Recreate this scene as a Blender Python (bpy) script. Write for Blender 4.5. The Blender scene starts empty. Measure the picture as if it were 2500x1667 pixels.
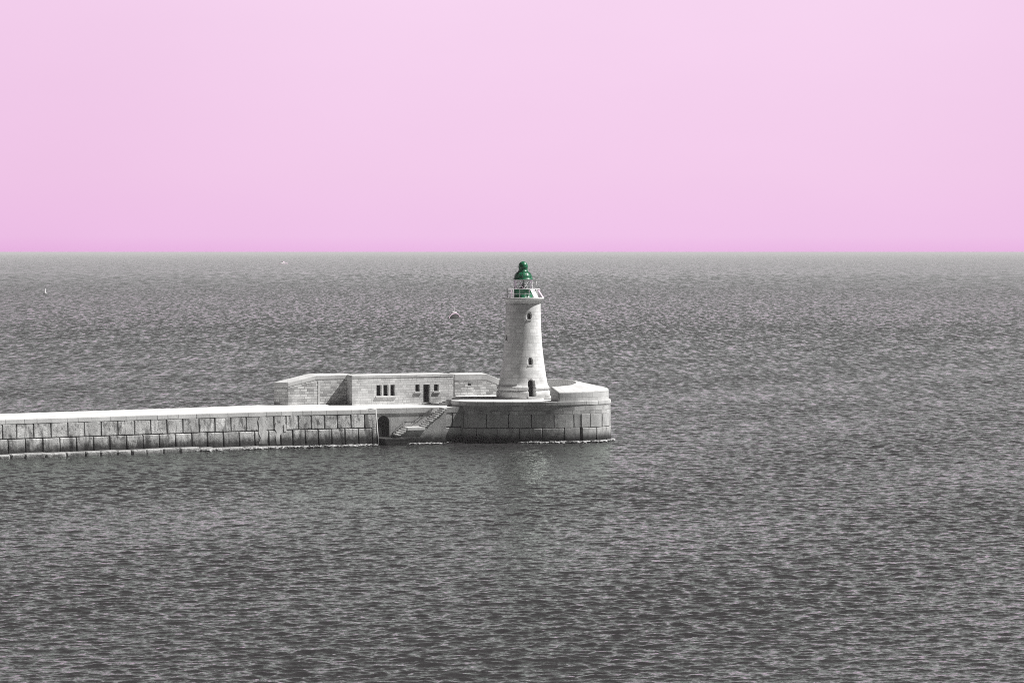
import bpy, bmesh, math, random
import numpy as np
from mathutils import Vector, Matrix

# ------------------------------------------------------------------ camera / sky / sun
random.seed(7)
S = bpy.context.scene
COL = S.collection
R = math.radians
CAM_H, FPX, EYE = 22.8, 8000.0, 615.3        # metres above water, focal length and eye level in photo pixels

cam = bpy.data.objects.new('camera', bpy.data.cameras.new('camera'))
COL.objects.link(cam)
cam.location = (0, 0, CAM_H)
cam.rotation_euler = (R(90), 0, 0)
cam.data.sensor_width = 36.0
cam.data.lens = 36.0 * FPX / 2500.0
cam.data.shift_y = -(833.5 - EYE) / 2500.0
cam.data.clip_start = 1.0
cam.data.clip_end = 250000.0
S.camera = cam

S.view_settings.view_transform = 'Standard'
S.view_settings.look = 'None'
S.view_settings.exposure = 0.5
S.view_settings.gamma = 1.0

SUN_AZ, SUN_EL = 94.0, 52.0                   # azimuth turned from "towards the camera" to the right
sun_h = Vector((math.sin(R(SUN_AZ)), -math.cos(R(SUN_AZ)), 0))
sun_dir = sun_h * math.cos(R(SUN_EL)) + Vector((0, 0, math.sin(R(SUN_EL))))
sd = bpy.data.lights.new('sun', 'SUN')
sd.energy = 5.0
sd.angle = R(0.5)
sd.color = (1.0, 0.985, 0.97)
sun = bpy.data.objects.new('sun', sd)
COL.objects.link(sun)
sun.rotation_euler = sun_dir.to_track_quat('Z', 'Y').to_euler()
sun.location = (60, 380, 90)


class NT:
    """tiny node-graph helper"""
    def __init__(self, tree):
        self.t = tree
        tree.nodes.clear()

    def n(self, kind, ins=None, **attrs):
        nd = self.t.nodes.new(kind)
        for k, v in attrs.items():
            setattr(nd, k, v)
        for k, v in (ins or {}).items():
            self.put(nd, k, v)
        return nd

    def put(self, nd, k, v):
        s = nd.inputs[k]
        if isinstance(v, bpy.types.NodeSocket):
            self.t.links.new(v, s)
        elif isinstance(v, bpy.types.Node):
            self.t.links.new(v.outputs[0], s)
        else:
            s.default_value = v

    def m(self, op, a, b=0.0, c=0.0, clamp=False):
        nd = self.n('ShaderNodeMath', {0: a, 1: b, 2: c}, operation=op)
        nd.use_clamp = clamp
        return nd.outputs[0]

    def rng(self, v, a, b, c=0.0, d=1.0, smooth=False):
        nd = self.n('ShaderNodeMapRange', {0: v, 1: a, 2: b, 3: c, 4: d})
        nd.interpolation_type = 'SMOOTHSTEP' if smooth else 'LINEAR'
        return nd.outputs[0]

    def mix(self, f, a, b, mode='MIX'):
        nd = self.n('ShaderNodeMix', data_type='RGBA', blend_type=mode)
        self.put(nd, 0, f)
        self.put(nd, 6, a)
        self.put(nd, 7, b)
        return nd.outputs[2]

    def noise(self, vec, scale, detail=4.0, rough=0.55, dist=0.0):
        nd = self.n('ShaderNodeTexNoise', {'Vector': vec, 'Scale': scale, 'Detail': detail,
                                            'Roughness': rough, 'Distortion': dist})
        return nd.outputs[0]

    def scale(self, vec, s):
        return self.n('ShaderNodeVectorMath', {0: vec, 1: s}, operation='MULTIPLY').outputs[0]


# ---- sky: a grey daylight Nishita sky over a rose haze belt that lies along the horizon
world = bpy.data.worlds.new('World')
S.world = world
world.use_nodes = True
g = NT(world.node_tree)
sky = g.n('ShaderNodeTexSky', sky_type='NISHITA')
sky.sun_disc = False
sky.sun_elevation = R(SUN_EL)
sky.sun_rotation = math.atan2(sun_h.x, sun_h.y)
sky.altitude = 0.0
sky.air_density = 1.0
sky.dust_density = 1.0
bw = g.n('ShaderNodeRGBToBW', {0: sky.outputs[0]}).outputs[0]
geo = g.n('ShaderNodeTexCoord')
sep = g.n('ShaderNodeSeparateXYZ', {0: geo.outputs['Generated']})
z = sep.outputs[2]
WS = 0.10
PK = 1.0 / 2 ** 0.5                            # rose belt radiance at this exposure
ramp = g.n('ShaderNodeValToRGB', {0: g.rng(z, 0.0, 0.08)})
cr = ramp.color_ramp
cr.elements[0].position = 0.0
cr.elements[0].color = (0.835, 0.480, 0.785, 1)
cr.elements[1].position = 1.0
cr.elements[1].color = (0.925, 0.665, 0.875, 1)
e = cr.elements.new(0.06); e.color = (0.872, 0.555, 0.820, 1)
e = cr.elements.new(0.30); e.color = (0.895, 0.600, 0.832, 1)
xn = g.m('ABSOLUTE', g.m('SUBTRACT', sep.outputs[0], 0.03))
side = g.rng(xn, 0.06, 0.19, 1.0, 0.925, True)
mott = g.rng(g.noise(g.scale(geo.outputs['Generated'], (14, 14, 40)), 1.0, 3.0), 0.3, 0.7, 0.992, 1.008)
pink = g.mix(1.0, ramp.outputs[0], g.n('ShaderNodeCombineColor', {0: g.rng(side, 0.9, 1.0, 0.95, 1.0), 1: side, 2: g.rng(side, 0.9, 1.0, 0.94, 1.0)}), 'MULTIPLY')
front = g.rng(sep.outputs[1], -0.35, 0.60, 0.11, 1.0, True)   # sky dimmed behind the camera to deepen shade on camera-facing walls
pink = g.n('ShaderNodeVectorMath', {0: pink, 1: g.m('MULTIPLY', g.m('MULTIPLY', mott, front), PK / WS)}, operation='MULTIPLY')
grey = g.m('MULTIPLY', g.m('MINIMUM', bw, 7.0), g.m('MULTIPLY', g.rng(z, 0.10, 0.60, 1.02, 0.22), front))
belt = g.rng(z, 0.0785, 0.090, 1.0, 0.0, True)
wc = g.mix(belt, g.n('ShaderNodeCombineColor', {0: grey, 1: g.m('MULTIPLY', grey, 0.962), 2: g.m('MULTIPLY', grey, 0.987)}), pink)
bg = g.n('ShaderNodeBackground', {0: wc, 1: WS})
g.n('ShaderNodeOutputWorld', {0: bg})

S.cycles.max_bounces = 6
S.cycles.diffuse_bounces = 4
S.cycles.glossy_bounces = 3
S.cycles.transparent_max_bounces = 8
S.cycles.volume_bounces = 0
S.cycles.filter_width = 1.0
S.cycles.use_denoising = False


# ------------------------------------------------------------------ helpers
def X(px, Y):
    return (px - 1250.0) / FPX * Y


def Z(py, Y):
    return CAM_H - (py - EYE) / FPX * Y


class MB:
    """collects faces (own vertices per face unless shared through grid/prism) and links ONE mesh object"""
    def __init__(self):
        self.v, self.f, self.uv, self.tone, self.sm = [], [], [], [], []

    def face(self, idx, uv=None, tone=0.5, smooth=False):
        self.f.append(tuple(idx))
        self.uv.append(uv)
        self.tone.append(tone)
        self.sm.append(smooth)

    def add(self, pts):
        b = len(self.v)
        self.v.extend([tuple(p) for p in pts])
        return b

    def poly(self, pts, uv=None, tone=0.5):
        b = self.add(pts)
        self.face(range(b, b + len(pts)), uv, tone)

    def box(self, x0, x1, y0, y1, z0, z1, tone=0.5, M=None, uvs=False):
        p = [Vector(c) for c in ((x0, y0, z0), (x1, y0, z0), (x1, y1, z0), (x0, y1, z0),
                                 (x0, y0, z1), (x1, y0, z1), (x1, y1, z1), (x0, y1, z1))]
        if M is not None:
            p = [M @ q for q in p]
        b = self.add(p)
        L = {'f': ((0, 1, 5, 4), [(x0, z0), (x1, z0), (x1, z1), (x0, z1)]),
             'r': ((1, 2, 6, 5), [(y0, z0), (y1, z0), (y1, z1), (y0, z1)]),
             'b': ((2, 3, 7, 6), [(x1, z0), (x0, z0), (x0, z1), (x1, z1)]),
             'l': ((3, 0, 4, 7), [(y1, z0), (y0, z0), (y0, z1), (y1, z1)]),
             't': ((4, 5, 6, 7), [(x0, y0), (x1, y0), (x1, y1), (x0, y1)]),
             'd': ((3, 2, 1, 0), [(x0, y1), (x1, y1), (x1, y0), (x0, y0)])}
        for q, u in L.values():
            self.face([b + i for i in q], u, tone)

    def prism(self, pts, z0, z1, tone=0.5, ztop=None):
        """vertical prism over a CCW plan polygon; ztop(x, y) may give a sloping top"""
        n = len(pts)
        b = self.add([(x, y, z0) for x, y in pts] + [(x, y, ztop(x, y) if ztop else z1) for x, y in pts])
        u = 0.0
        for i in range(n):
            j = (i + 1) % n
            d = math.dist(pts[i], pts[j])
            zi, zj = self.v[b + n + i][2], self.v[b + n + j][2]
            self.face((b + i, b + j, b + n + j, b + n + i), [(u, z0), (u + d, z0), (u + d, zj), (u, zi)], tone)
            u += d
        self.face([b + n + i for i in range(n)], [(x, y) for x, y in pts], tone)
        self.face([b + i for i in reversed(range(n))], [(x, y) for x, y in reversed(pts)], tone)

    def lathe(self, prof, seg=64, c=(0, 0), rref=None, cap=True, a0=math.pi / 2, smooth=True, tone=0.5):
        """prof = [(r, z)...] bottom to top; the seam sits at angle a0 (behind)"""
        rref = rref or max(r for r, _ in prof)
        b = self.add([(c[0] + r * math.cos(a0 + 2 * math.pi * k / seg), c[1] + r * math.sin(a0 + 2 * math.pi * k / seg), zz)
                      for r, zz in prof for k in range(seg)])
        for i in range(len(prof) - 1):
            for k in range(seg):
                k2 = (k + 1) % seg
                u0, u1 = k / seg * 2 * math.pi * rref, (k + 1) / seg * 2 * math.pi * rref
                self.face((b + i * seg + k, b + i * seg + k2, b + (i + 1) * seg + k2, b + (i + 1) * seg + k),
                          [(u0, prof[i][1]), (u1, prof[i][1]), (u1, prof[i + 1][1]), (u0, prof[i + 1][1])], tone, smooth)
        if cap:
            self.face([b + k for k in reversed(range(seg))], None, tone)
            t = b + (len(prof) - 1) * seg
            self.face([t + k for k in range(seg)], None, tone)

    def tube(self, p, q, r, seg=8, r2=None, tone=0.5):
        p, q = Vector(p), Vector(q)
        d = (q - p).normalized()
        a = d.orthogonal().normalized()
        c = d.cross(a)
        r2 = r if r2 is None else r2
        b = self.add([p + (a * math.cos(2 * math.pi * k / seg) + c * math.sin(2 * math.pi * k / seg)) * r for k in range(seg)] +
                     [q + (a * math.cos(2 * math.pi * k / seg) + c * math.sin(2 * math.pi * k / seg)) * r2 for k in range(seg)])
        for k in range(seg):
            k2 = (k + 1) % seg
            self.face((b + k, b + k2, b + seg + k2, b + seg + k), None, tone, True)
        self.face([b + k for k in reversed(range(seg))], None, tone)
        self.face([b + seg + k for k in range(seg)], None, tone)

    def ring(self, c, rad, z, r, seg=48, tseg=6):
        b = len(self.v)
        for k in range(seg):
            a = 2 * math.pi * k / seg
            for j in range(tseg):
                t = 2 * math.pi * j / tseg
                rr = rad + r * math.cos(t)
                self.v.append((c[0] + rr * math.cos(a), c[1] + rr * math.sin(a), z + r * math.sin(t)))
        for k in range(seg):
            for j in range(tseg):
                k2, j2 = (k + 1) % seg, (j + 1) % tseg
                self.face((b + k * tseg + j, b + k2 * tseg + j, b + k2 * tseg + j2, b + k * tseg + j2), None, 0.5, True)

    def mesh(self, name):
        me = bpy.data.meshes.new(name)
        me.from_pydata(self.v, [], self.f)
        uvl = me.uv_layers.new(name='UVMap')
        tl = me.attributes.new('tone', 'FLOAT', 'FACE')
        tl.data.foreach_set('value', self.tone)
        me.polygons.foreach_set('use_smooth', self.sm)
        buf = []
        for f, u in zip(self.f, self.uv):
            if u is None:
                for i in f:
                    p = self.v[i]
                    buf.extend((p[0] + p[1] * 0.3, p[2]))
            else:
                for q in u:
                    buf.extend(q)
        uvl.data.foreach_set('uv', buf)
        me.update()
        return me

    def build(self, name, mat, parent=None, weld=False, bevel=None):
        me = self.mesh(name)
        if weld or bevel:
            bm = bmesh.new()
            bm.from_mesh(me)
            bmesh.ops.remove_doubles(bm, verts=bm.verts, dist=1e-4)
            bm.to_mesh(me)
            bm.free()
        me.materials.append(mat)
        o = bpy.data.objects.new(name, me)
        COL.objects.link(o)
        if parent is not None:
            o.parent = parent
        if bevel:
            md = o.modifiers.new('bevel', 'BEVEL')
            md.width = bevel
            md.segments = 3
            md.limit_method = 'ANGLE'
            md.angle_limit = R(35)
        return o


def tag(o, label=None, cat=None, group=None, kind=None):
    for k, v in (('label', label), ('category', cat), ('group', group), ('kind', kind)):
        if v:
            o[k] = v
    return o


def thing(name, label, cat, loc=(0, 0, 0), rz=0.0, group=None):
    o = bpy.data.objects.new(name, None)
    COL.objects.link(o)
    o.location = loc
    o.rotation_euler = (0, 0, rz)
    o.empty_display_size = 0.5
    return tag(o, label, cat, group)


def cut(o, cutters):
    """boolean the cutters (MB) out of o, bake the result, drop the cutters"""
    tmp = []
    for c in cutters:
        me = c.mesh('cutter')
        bm = bmesh.new(); bm.from_mesh(me)
        bmesh.ops.remove_doubles(bm, verts=bm.verts, dist=1e-5)
        bmesh.ops.recalc_face_normals(bm, faces=bm.faces)
        bm.to_mesh(me); bm.free()
        co = bpy.data.objects.new('cutter', me)
        COL.objects.link(co)
        if o.parent:
            co.parent = o.parent
        md = o.modifiers.new('cut', 'BOOLEAN')
        md.object = co
        md.operation = 'DIFFERENCE'
        md.solver = 'EXACT'
        tmp.append(co)
    dg = bpy.context.evaluated_depsgraph_get()
    me = bpy.data.meshes.new_from_object(o.evaluated_get(dg))
    old = o.data
    o.modifiers.clear()
    o.data = me
    for co in tmp:
        m = co.data
        bpy.data.objects.remove(co)
        bpy.data.meshes.remove(m)
    bpy.data.meshes.remove(old)


class Path:
    """plan polyline walked with the visible side on the right-hand (camera) side"""
    def __init__(self, pts):
        self.p = [Vector(q) for q in pts]
        self.s = [0.0]
        for a, b in zip(self.p, self.p[1:]):
            self.s.append(self.s[-1] + (b - a).length)
        self.len = self.s[-1]
        self.t = []
        n = len(self.p)
        for i in range(n):
            a, b = self.p[max(0, i - 1)], self.p[min(n - 1, i + 1)]
            self.t.append((b - a).normalized())

    def at(self, s):
        s = min(max(s, 0.0), self.len)
        i = 0
        while i < len(self.s) - 2 and self.s[i + 1] < s:
            i += 1
        k = (s - self.s[i]) / max(1e-9, self.s[i + 1] - self.s[i])
        p = self.p[i].lerp(self.p[i + 1], k)
        t = self.t[i].lerp(self.t[i + 1], k).normalized()
        return p, t, Vector((t.y, -t.x))

    def pt(self, s, out, zz):
        p, t, n = self.at(s)
        q = p + n * out
        return (q.x, q.y, zz)

    def hit(self, px):
        """arc length where the sight line of photo column px meets the path"""
        k = (px - 1250.0) / FPX
        best = None
        for i in range(len(self.p) - 1):
            a, b = self.p[i], self.p[i + 1]
            fa, fb = a.x - k * a.y, b.x - k * b.y
            if (fa <= 0) != (fb <= 0):
                u = fa / (fa - fb)
                s = self.s[i] + u * (self.s[i + 1] - self.s[i])
                yy = a.y + u * (b.y - a.y)
                if best is None or yy < best[1]:
                    best = (s, yy)
        return best[0] if best else None


def block(mb, path, s0, s1, z0, z1, out=0.0, depth=0.5, cham=0.05, batter=0.0, ztop=4.25, tone=None, rough=0.012,
          cell=0.7, lean0=0.0, lean1=0.0):
    """one dressed stone: chamfered, slightly uneven front that follows the path"""
    if s1 - s0 < 2.5 * cham or z1 - z0 < 2.5 * cham:
        cham = min(s1 - s0, z1 - z0) / 3
    tone = random.uniform(0.3, 0.7) if tone is None else tone
    ns = max(1, int((s1 - s0) / cell))
    nz = max(1, int((z1 - z0) / cell))
    ss = [s0, s0 + cham] + [s0 + cham + (s1 - s0 - 2 * cham) * i / ns for i in range(1, ns)] + [s1 - cham, s1]
    zs = [z0, z0 + cham] + [z0 + cham + (z1 - z0 - 2 * cham) * i / nz for i in range(1, nz)] + [z1 - cham, z1]
    W, H = len(ss), len(zs)
    b = len(mb.v)
    skew = random.uniform(-rough, rough) * 1.5
    for j, zz in enumerate(zs):
        for i, s in enumerate(ss):
            edge = i in (0, W - 1) or j in (0, H - 1)
            o = out + batter * (ztop - zz) - (cham if edge else 0) + random.uniform(-rough, rough) + skew
            f = (zz - z0) / (z1 - z0)
            sj = s + random.uniform(-rough, rough) + (lean0 * (1 - f) if i == 0 else 0) + (lean1 * (1 - f) if i == W - 1 else 0)
            zj = zz + (random.uniform(-rough, rough) if 0 < j < H - 1 else 0)
            mb.v.append(path.pt(sj, o, zj))
    for j in range(H - 1):
        for i in range(W - 1):
            a = b + j * W + i
            mb.face((a, a + 1, a + W + 1, a + W), [(ss[i], zs[j]), (ss[i + 1], zs[j]), (ss[i + 1], zs[j + 1]), (ss[i], zs[j + 1])], tone)
    rim = [b + i for i in range(W)] + [b + j * W + W - 1 for j in range(1, H)] + \
          [b + (H - 1) * W + i for i in reversed(range(W - 1))] + [b + j * W for j in reversed(range(1, H - 1))]
    rs = [(ss[i], zs[0]) for i in range(W)] + [(ss[-1], zs[j]) for j in range(1, H)] + \
         [(ss[i], zs[-1]) for i in reversed(range(W - 1))] + [(ss[0], zs[j]) for j in reversed(range(1, H - 1))]
    bb = len(mb.v)
    for (s, zz) in rs:
        mb.v.append(path.pt(s, out + batter * (ztop - zz) - depth, zz))
    n = len(rim)
    for k in range(n):
        k2 = (k + 1) % n
        mb.face((rim[k2], rim[k], bb + k, bb + k2), None, tone)


# ------------------------------------------------------------------ materials
def simple(name, c, rough=0.5, metal=0.0, spec=0.5):
    m = bpy.data.materials.new(name)
    m.use_nodes = True
    t = NT(m.node_tree)
    c = (c, c, c) if isinstance(c, (int, float)) else c
    geo = t.n('ShaderNodeNewGeometry')
    nz = t.noise(geo.outputs['Position'], 3.0, 3.0)
    col = t.mix(1.0, (*c, 1), t.n('ShaderNodeCombineColor', {i: t.rng(nz, 0.3, 0.7, 0.86, 1.06) for i in range(3)}), 'MULTIPLY')
    b = t.n('ShaderNodeBsdfPrincipled', {'Base Color': col, 'Roughness': rough, 'Metallic': metal, 'Specular IOR Level': spec})
    t.n('ShaderNodeOutputMaterial', {0: b})
    return m


def stone(name, base, var=0.18, patch=0.25, brick=None, streak=0.0, pits=0.0, tide=None, bump=0.25, tonev=0.3, fine=9.0,
          rough=0.9, stain=0.0, stain_at=0.55):
    """weathered limestone; brick = (width, height, joint, joint darkness, tint spread)"""
    m = bpy.data.materials.new(name)
    m.use_nodes = True
    t = NT(m.node_tree)
    geo = t.n('ShaderNodeNewGeometry')
    pos = geo.outputs['Position']
    sx = t.n('ShaderNodeSeparateXYZ', {0: pos})
    tone = t.n('ShaderNodeAttribute', attribute_name='tone').outputs['Fac']
    v = t.m('MULTIPLY', base, t.rng(t.noise(pos, fine, 5.0, 0.65), 0.25, 0.75, 1 - var, 1 + var))
    v = t.m('MULTIPLY', v, t.rng(t.noise(pos, 0.55, 4.0, 0.6), 0.3, 0.7, 1 - patch, 1 + patch * 0.7))
    v = t.m('MULTIPLY', v, t.rng(tone, 0.0, 1.0, 1 - tonev, 1 + tonev))
    h = t.noise(pos, fine * 0.8, 6.0, 0.6)
    if brick:
        bwid, bh, joint, dark, spread = brick
        uv = t.n('ShaderNodeUVMap', uv_map='UVMap').outputs[0]
        wob = t.n('ShaderNodeVectorMath', {0: uv, 1: t.scale(t.n('ShaderNodeTexNoise', {'Vector': uv, 'Scale': 1.1, 'Detail': 2.0}).outputs['Color'], (0.06, 0.05, 0))}, operation='ADD').outputs[0]
        bt = t.n('ShaderNodeTexBrick', {'Vector': wob, 'Color1': (0, 0, 0, 1), 'Color2': (1, 1, 1, 1), 'Mortar': (0.5, 0.5, 0.5, 1),
                                        'Scale': 1.0, 'Mortar Size': joint, 'Mortar Smooth': 0.25, 'Bias': 0.0,
                                        'Brick Width': bwid, 'Row Height': bh})
        bt.offset = 0.43; bt.squash = 0.72; bt.squash_frequency = 3; bt.offset_frequency = 2
        tint = t.n('ShaderNodeRGBToBW', {0: bt.outputs[0]}).outputs[0]
        tint = t.m('POWER', tint, 0.8)
        v = t.m('MULTIPLY', v, t.rng(tint, 0.0, 1.0, 1 - spread, 1 + spread * 0.6))
        jm = t.m('MULTIPLY', bt.outputs['Fac'], t.rng(t.noise(pos, 0.9, 3.0), 0.32, 0.62, 0.25, 1.0))
        v = t.m('MULTIPLY', v, t.m('SUBTRACT', 1.0, t.m('MULTIPLY', jm, dark)))
        h = t.m('SUBTRACT', h, t.m('MULTIPLY', jm, 0.8))
    if streak:
        sn = t.noise(t.scale(pos, (1.5, 1.5, 0.3)), 1.0, 3.0, 0.62, 0.3)
        v = t.m('MULTIPLY', v, t.rng(sn, 0.50, 0.66, 1.0, 1 - streak, True))
        sl = t.noise(t.scale(pos, (1.9, 1.9, 0.5)), 1.1, 2.0, 0.5)
        v = t.m('MULTIPLY', v, t.rng(sl, 0.52, 0.7, 1.0, 1 + streak * 0.45, True))
    if stain:
        v = t.m('MULTIPLY', v, t.rng(t.noise(pos, 1.25, 6.0, 0.7, 0.6), stain_at, stain_at + 0.14, 1.0, 1 - stain, True))
    if pits:
        pn = t.noise(pos, 3.2, 4.0, 0.75)
        v = t.m('MULTIPLY', v, t.rng(pn, 0.60, 0.68, 1.0, 1 - pits, True))
        h = t.m('SUBTRACT', h, t.m('MULTIPLY', t.rng(pn, 0.60, 0.68, 0.0, 1.0, True), 0.6))
    if tide:
        z0, z1, dk, amp = tide
        zz = t.m('ADD', sx.outputs[2], t.m('MULTIPLY', t.m('SUBTRACT', t.noise(t.scale(pos, (1, 1, 0.6)), 1.2, 6.0, 0.7), 0.5), amp))
        v = t.m('MULTIPLY', v, t.rng(zz, z0, z1, dk, 1.0, True))
    v = t.m('MINIMUM', v, 0.8)
    col = t.n('ShaderNodeCombineColor', {0: v, 1: v, 2: t.m('MULTIPLY', v, 0.99)})
    bp = t.n('ShaderNodeBump', {'Strength': bump, 'Distance': 0.06, 'Height': h})
    b = t.n('ShaderNodeBsdfPrincipled', {'Base Color': col, 'Roughness': rough, 'Specular IOR Level': 0.2, 'Normal': bp})
    t.n('ShaderNodeOutputMaterial', {0: b})
    return m


M = {}
M['quay'] = stone('quay_block_stone', 0.47, 0.40, 0.35, streak=0.6, pits=0.5, tide=(0.7, 2.0, 0.09, 2.1), bump=0.8, tonev=0.3, stain=0.6, stain_at=0.52)
M['coping'] = stone('coping_stone', 0.50, 0.16, 0.15, pits=0.2, bump=0.3, tonev=0.25, stain=0.25, stain_at=0.6)
M['core'] = stone('joint_mortar', 0.025, 0.2, 0.2)
M['deck'] = stone('deck_paving', 0.60, 0.08, 0.12, bump=0.15, tonev=0.05, stain=0.16, stain_at=0.57, fine=3.0)
M['footing'] = stone('footing_concrete', 0.34, 0.5, 0.3, pits=0.6, tide=(-0.1, 0.5, 0.35, 0.5), bump=1.0)
M['patch'] = stone('repair_render', 0.48, 0.2, 0.2, streak=0.3, tide=(0.5, 1.6, 0.2, 1.6), bump=0.4, stain=0.3)
M['alcove'] = stone('alcove_render', 0.42, 0.16, 0.22, brick=(1.5, 0.85, 0.03, 0.3, 0.12), streak=0.22, tide=(0.3, 1.5, 0.15, 1.4), bump=0.3, stain=0.25)
M['stair'] = stone('stair_stone', 0.36, 0.22, 0.25, tide=(0.6, 1.7, 0.08, 1.3), bump=0.5, stain=0.4, pits=0.4)
M['head_band'] = stone('head_ashlar', 0.46, 0.2, 0.3, brick=(1.5, 0.55, 0.035, 0.6, 0.4), bump=0.35, stain=0.45, stain_at=0.54)
M['head'] = stone('head_block_stone', 0.41, 0.16, 0.22, streak=0.22, pits=0.2, tide=(0.45, 1.6, 0.06, 1.0), bump=0.35, tonev=0.25)
M['ashlar'] = stone('house_ashlar', 0.63, 0.13, 0.16, brick=(0.72, 0.30, 0.022, 0.55, 0.22), bump=0.3, stain=0.28, stain_at=0.6)
M['rubble'] = stone('rubble_ashlar', 0.58, 0.16, 0.2, brick=(0.85, 0.31, 0.035, 0.6, 0.45), bump=0.4, stain=0.3)
M['smooth'] = stone('dressed_stone', 0.58, 0.08, 0.12, brick=(1.8, 0.95, 0.02, 0.45, 0.12), bump=0.2)
M['tower'] = stone('tower_ashlar', 0.70, 0.10, 0.15, brick=(1.02, 0.42, 0.024, 0.36, 0.18), bump=0.22, stain=0.25, stain_at=0.59, streak=0.10)
M['parapet'] = stone('parapet_stone', 0.55, 0.09, 0.12, brick=(1.5, 0.5, 0.025, 0.45, 0.14), bump=0.25, stain=0.15, stain_at=0.6)
M['sill'] = stone('sill_stone', 0.62, 0.08, 0.1, bump=0.15)
M['foam'] = None
M['dark'] = simple('dark_void', 0.012, 0.9)
M['door'] = simple('dark_door_paint', 0.014, 0.6)
M['frame'] = simple('dark_window_frame', 0.03, 0.5)
M['wood'] = simple('tarred_wood', 0.018, 0.7)
M['iron'] = simple('dark_iron', 0.03, 0.6)
M['white'] = simple('white_paint', (0.80, 0.78, 0.79), 0.45)
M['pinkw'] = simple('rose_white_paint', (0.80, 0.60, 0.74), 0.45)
M['green'] = simple('green_gloss_paint', (0.002, 0.125, 0.052), 0.36)
M['dgreen'] = simple('dark_green_paint', (0.003, 0.085, 0.04), 0.35)
M['steel'] = simple('grey_steel', 0.30, 0.4, 0.3)
M['hull'] = simple('dark_hull_paint', 0.045, 0.5)
M['shell_shade'] = stone('buoy_shell_shade_tone', 0.05, 0.35, 0.4, bump=0.4)  # the dome's shading is put into this dark shell colour


def glass_mat():
    m = bpy.data.materials.new('lantern_glass')
    m.use_nodes = True
    t = NT(m.node_tree)
    tr = t.n('ShaderNodeBsdfTransparent', {0: (0.90, 0.92, 0.91, 1)})
    gl = t.n('ShaderNodeBsdfGlossy', {0: (0.9, 0.95, 0.92, 1), 'Roughness': 0.03})
    lw = t.n('ShaderNodeLayerWeight', {0: 0.25})
    mx = t.n('ShaderNodeMixShader', {0: t.m('ADD', t.m('MULTIPLY', lw.outputs[1], 0.3), 0.03), 1: tr, 2: gl})
    t.n('ShaderNodeOutputMaterial', {0: mx})
    return m


M['glass'] = glass_mat()


def water_mat():
    m = bpy.data.materials.new('sea_water')
    m.use_nodes = True
    t = NT(m.node_tree)
    geo = t.n('ShaderNodeNewGeometry')
    pos = geo.outputs['Position']
    yy = t.n('ShaderNodeSeparateXYZ', {0: pos}).outputs[1]

    def slope(sc, detail, rough, seed):
        nd = t.n('ShaderNodeTexNoise', {'Vector': t.n('ShaderNodeVectorMath', {0: t.scale(pos, sc), 1: (seed, seed * 2, 0)}, operation='ADD'),
                                         'Scale': 1.0, 'Detail': detail, 'Roughness': rough, 'Distortion': 0.3})
        sp = t.n('ShaderNodeSeparateColor', {0: nd.outputs['Color']})
        return t.m('SUBTRACT', sp.outputs[0], 0.5), t.m('SUBTRACT', sp.outputs[1], 0.5)

    f1 = t.rng(yy, 250.0, 1000.0, 1.0, 0.0)
    f2 = t.m('MULTIPLY', t.rng(yy, 250.0, 1000.0), t.rng(yy, 1800.0, 3500.0, 1.0, 0.0))
    f3 = t.rng(yy, 1500.0, 3200.0)
    ax, ay = slope((3.2, 3.4, 1.0), 4.0, 0.7, 3.0)
    bx, by = slope((0.9, 0.10, 1.0), 5.0, 0.7, 11.0)
    cx, cy = slope((0.33, 0.016, 1.0), 5.0, 0.75, 23.0)
    A1, A2, A3 = 0.85, 1.15, 1.2
    sxv = t.m('ADD', t.m('ADD', t.m('MULTIPLY', ax, t.m('MULTIPLY', f1, A1)), t.m('MULTIPLY', bx, t.m('MULTIPLY', f2, A2))), t.m('MULTIPLY', cx, t.m('MULTIPLY', f3, A3)))
    syv = t.m('ADD', t.m('ADD', t.m('MULTIPLY', ay, t.m('MULTIPLY', f1, A1)), t.m('MULTIPLY', by, t.m('MULTIPLY', f2, A2))), t.m('MULTIPLY', cy, t.m('MULTIPLY', f3, A3)))
    # far wave faces are seen from their near side only
    syv = t.m('SUBTRACT', syv, t.m('ADD', t.m('MULTIPLY', f2, t.rng(yy, 900.0, 1500.0, 0.115, 0.115)), t.m('MULTIPLY', f3, 0.06)))
    tilt = t.n('ShaderNodeCombineXYZ', {0: sxv, 1: syv, 2: 0.0})
    nn = t.n('ShaderNodeVectorMath', {0: t.n('ShaderNodeVectorMath', {0: geo.outputs['Normal'], 1: tilt}, operation='ADD')}, operation='NORMALIZE').outputs[0]
    fr = t.n('ShaderNodeFresnel', {0: 1.333, 'Normal': nn})
    df = t.n('ShaderNodeBsdfDiffuse', {0: (0.030, 0.0285, 0.0295, 1)})
    gl = t.n('ShaderNodeBsdfGlossy', {0: (0.922, 1.0, 0.945, 1), 'Roughness': t.rng(yy, 400, 3000, 0.07, 0.20), 'Normal': nn})
    mx = t.n('ShaderNodeMixShader', {0: fr, 1: df, 2: gl})
    t.n('ShaderNodeOutputMaterial', {0: mx})
    return m


M['water'] = water_mat()


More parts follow.
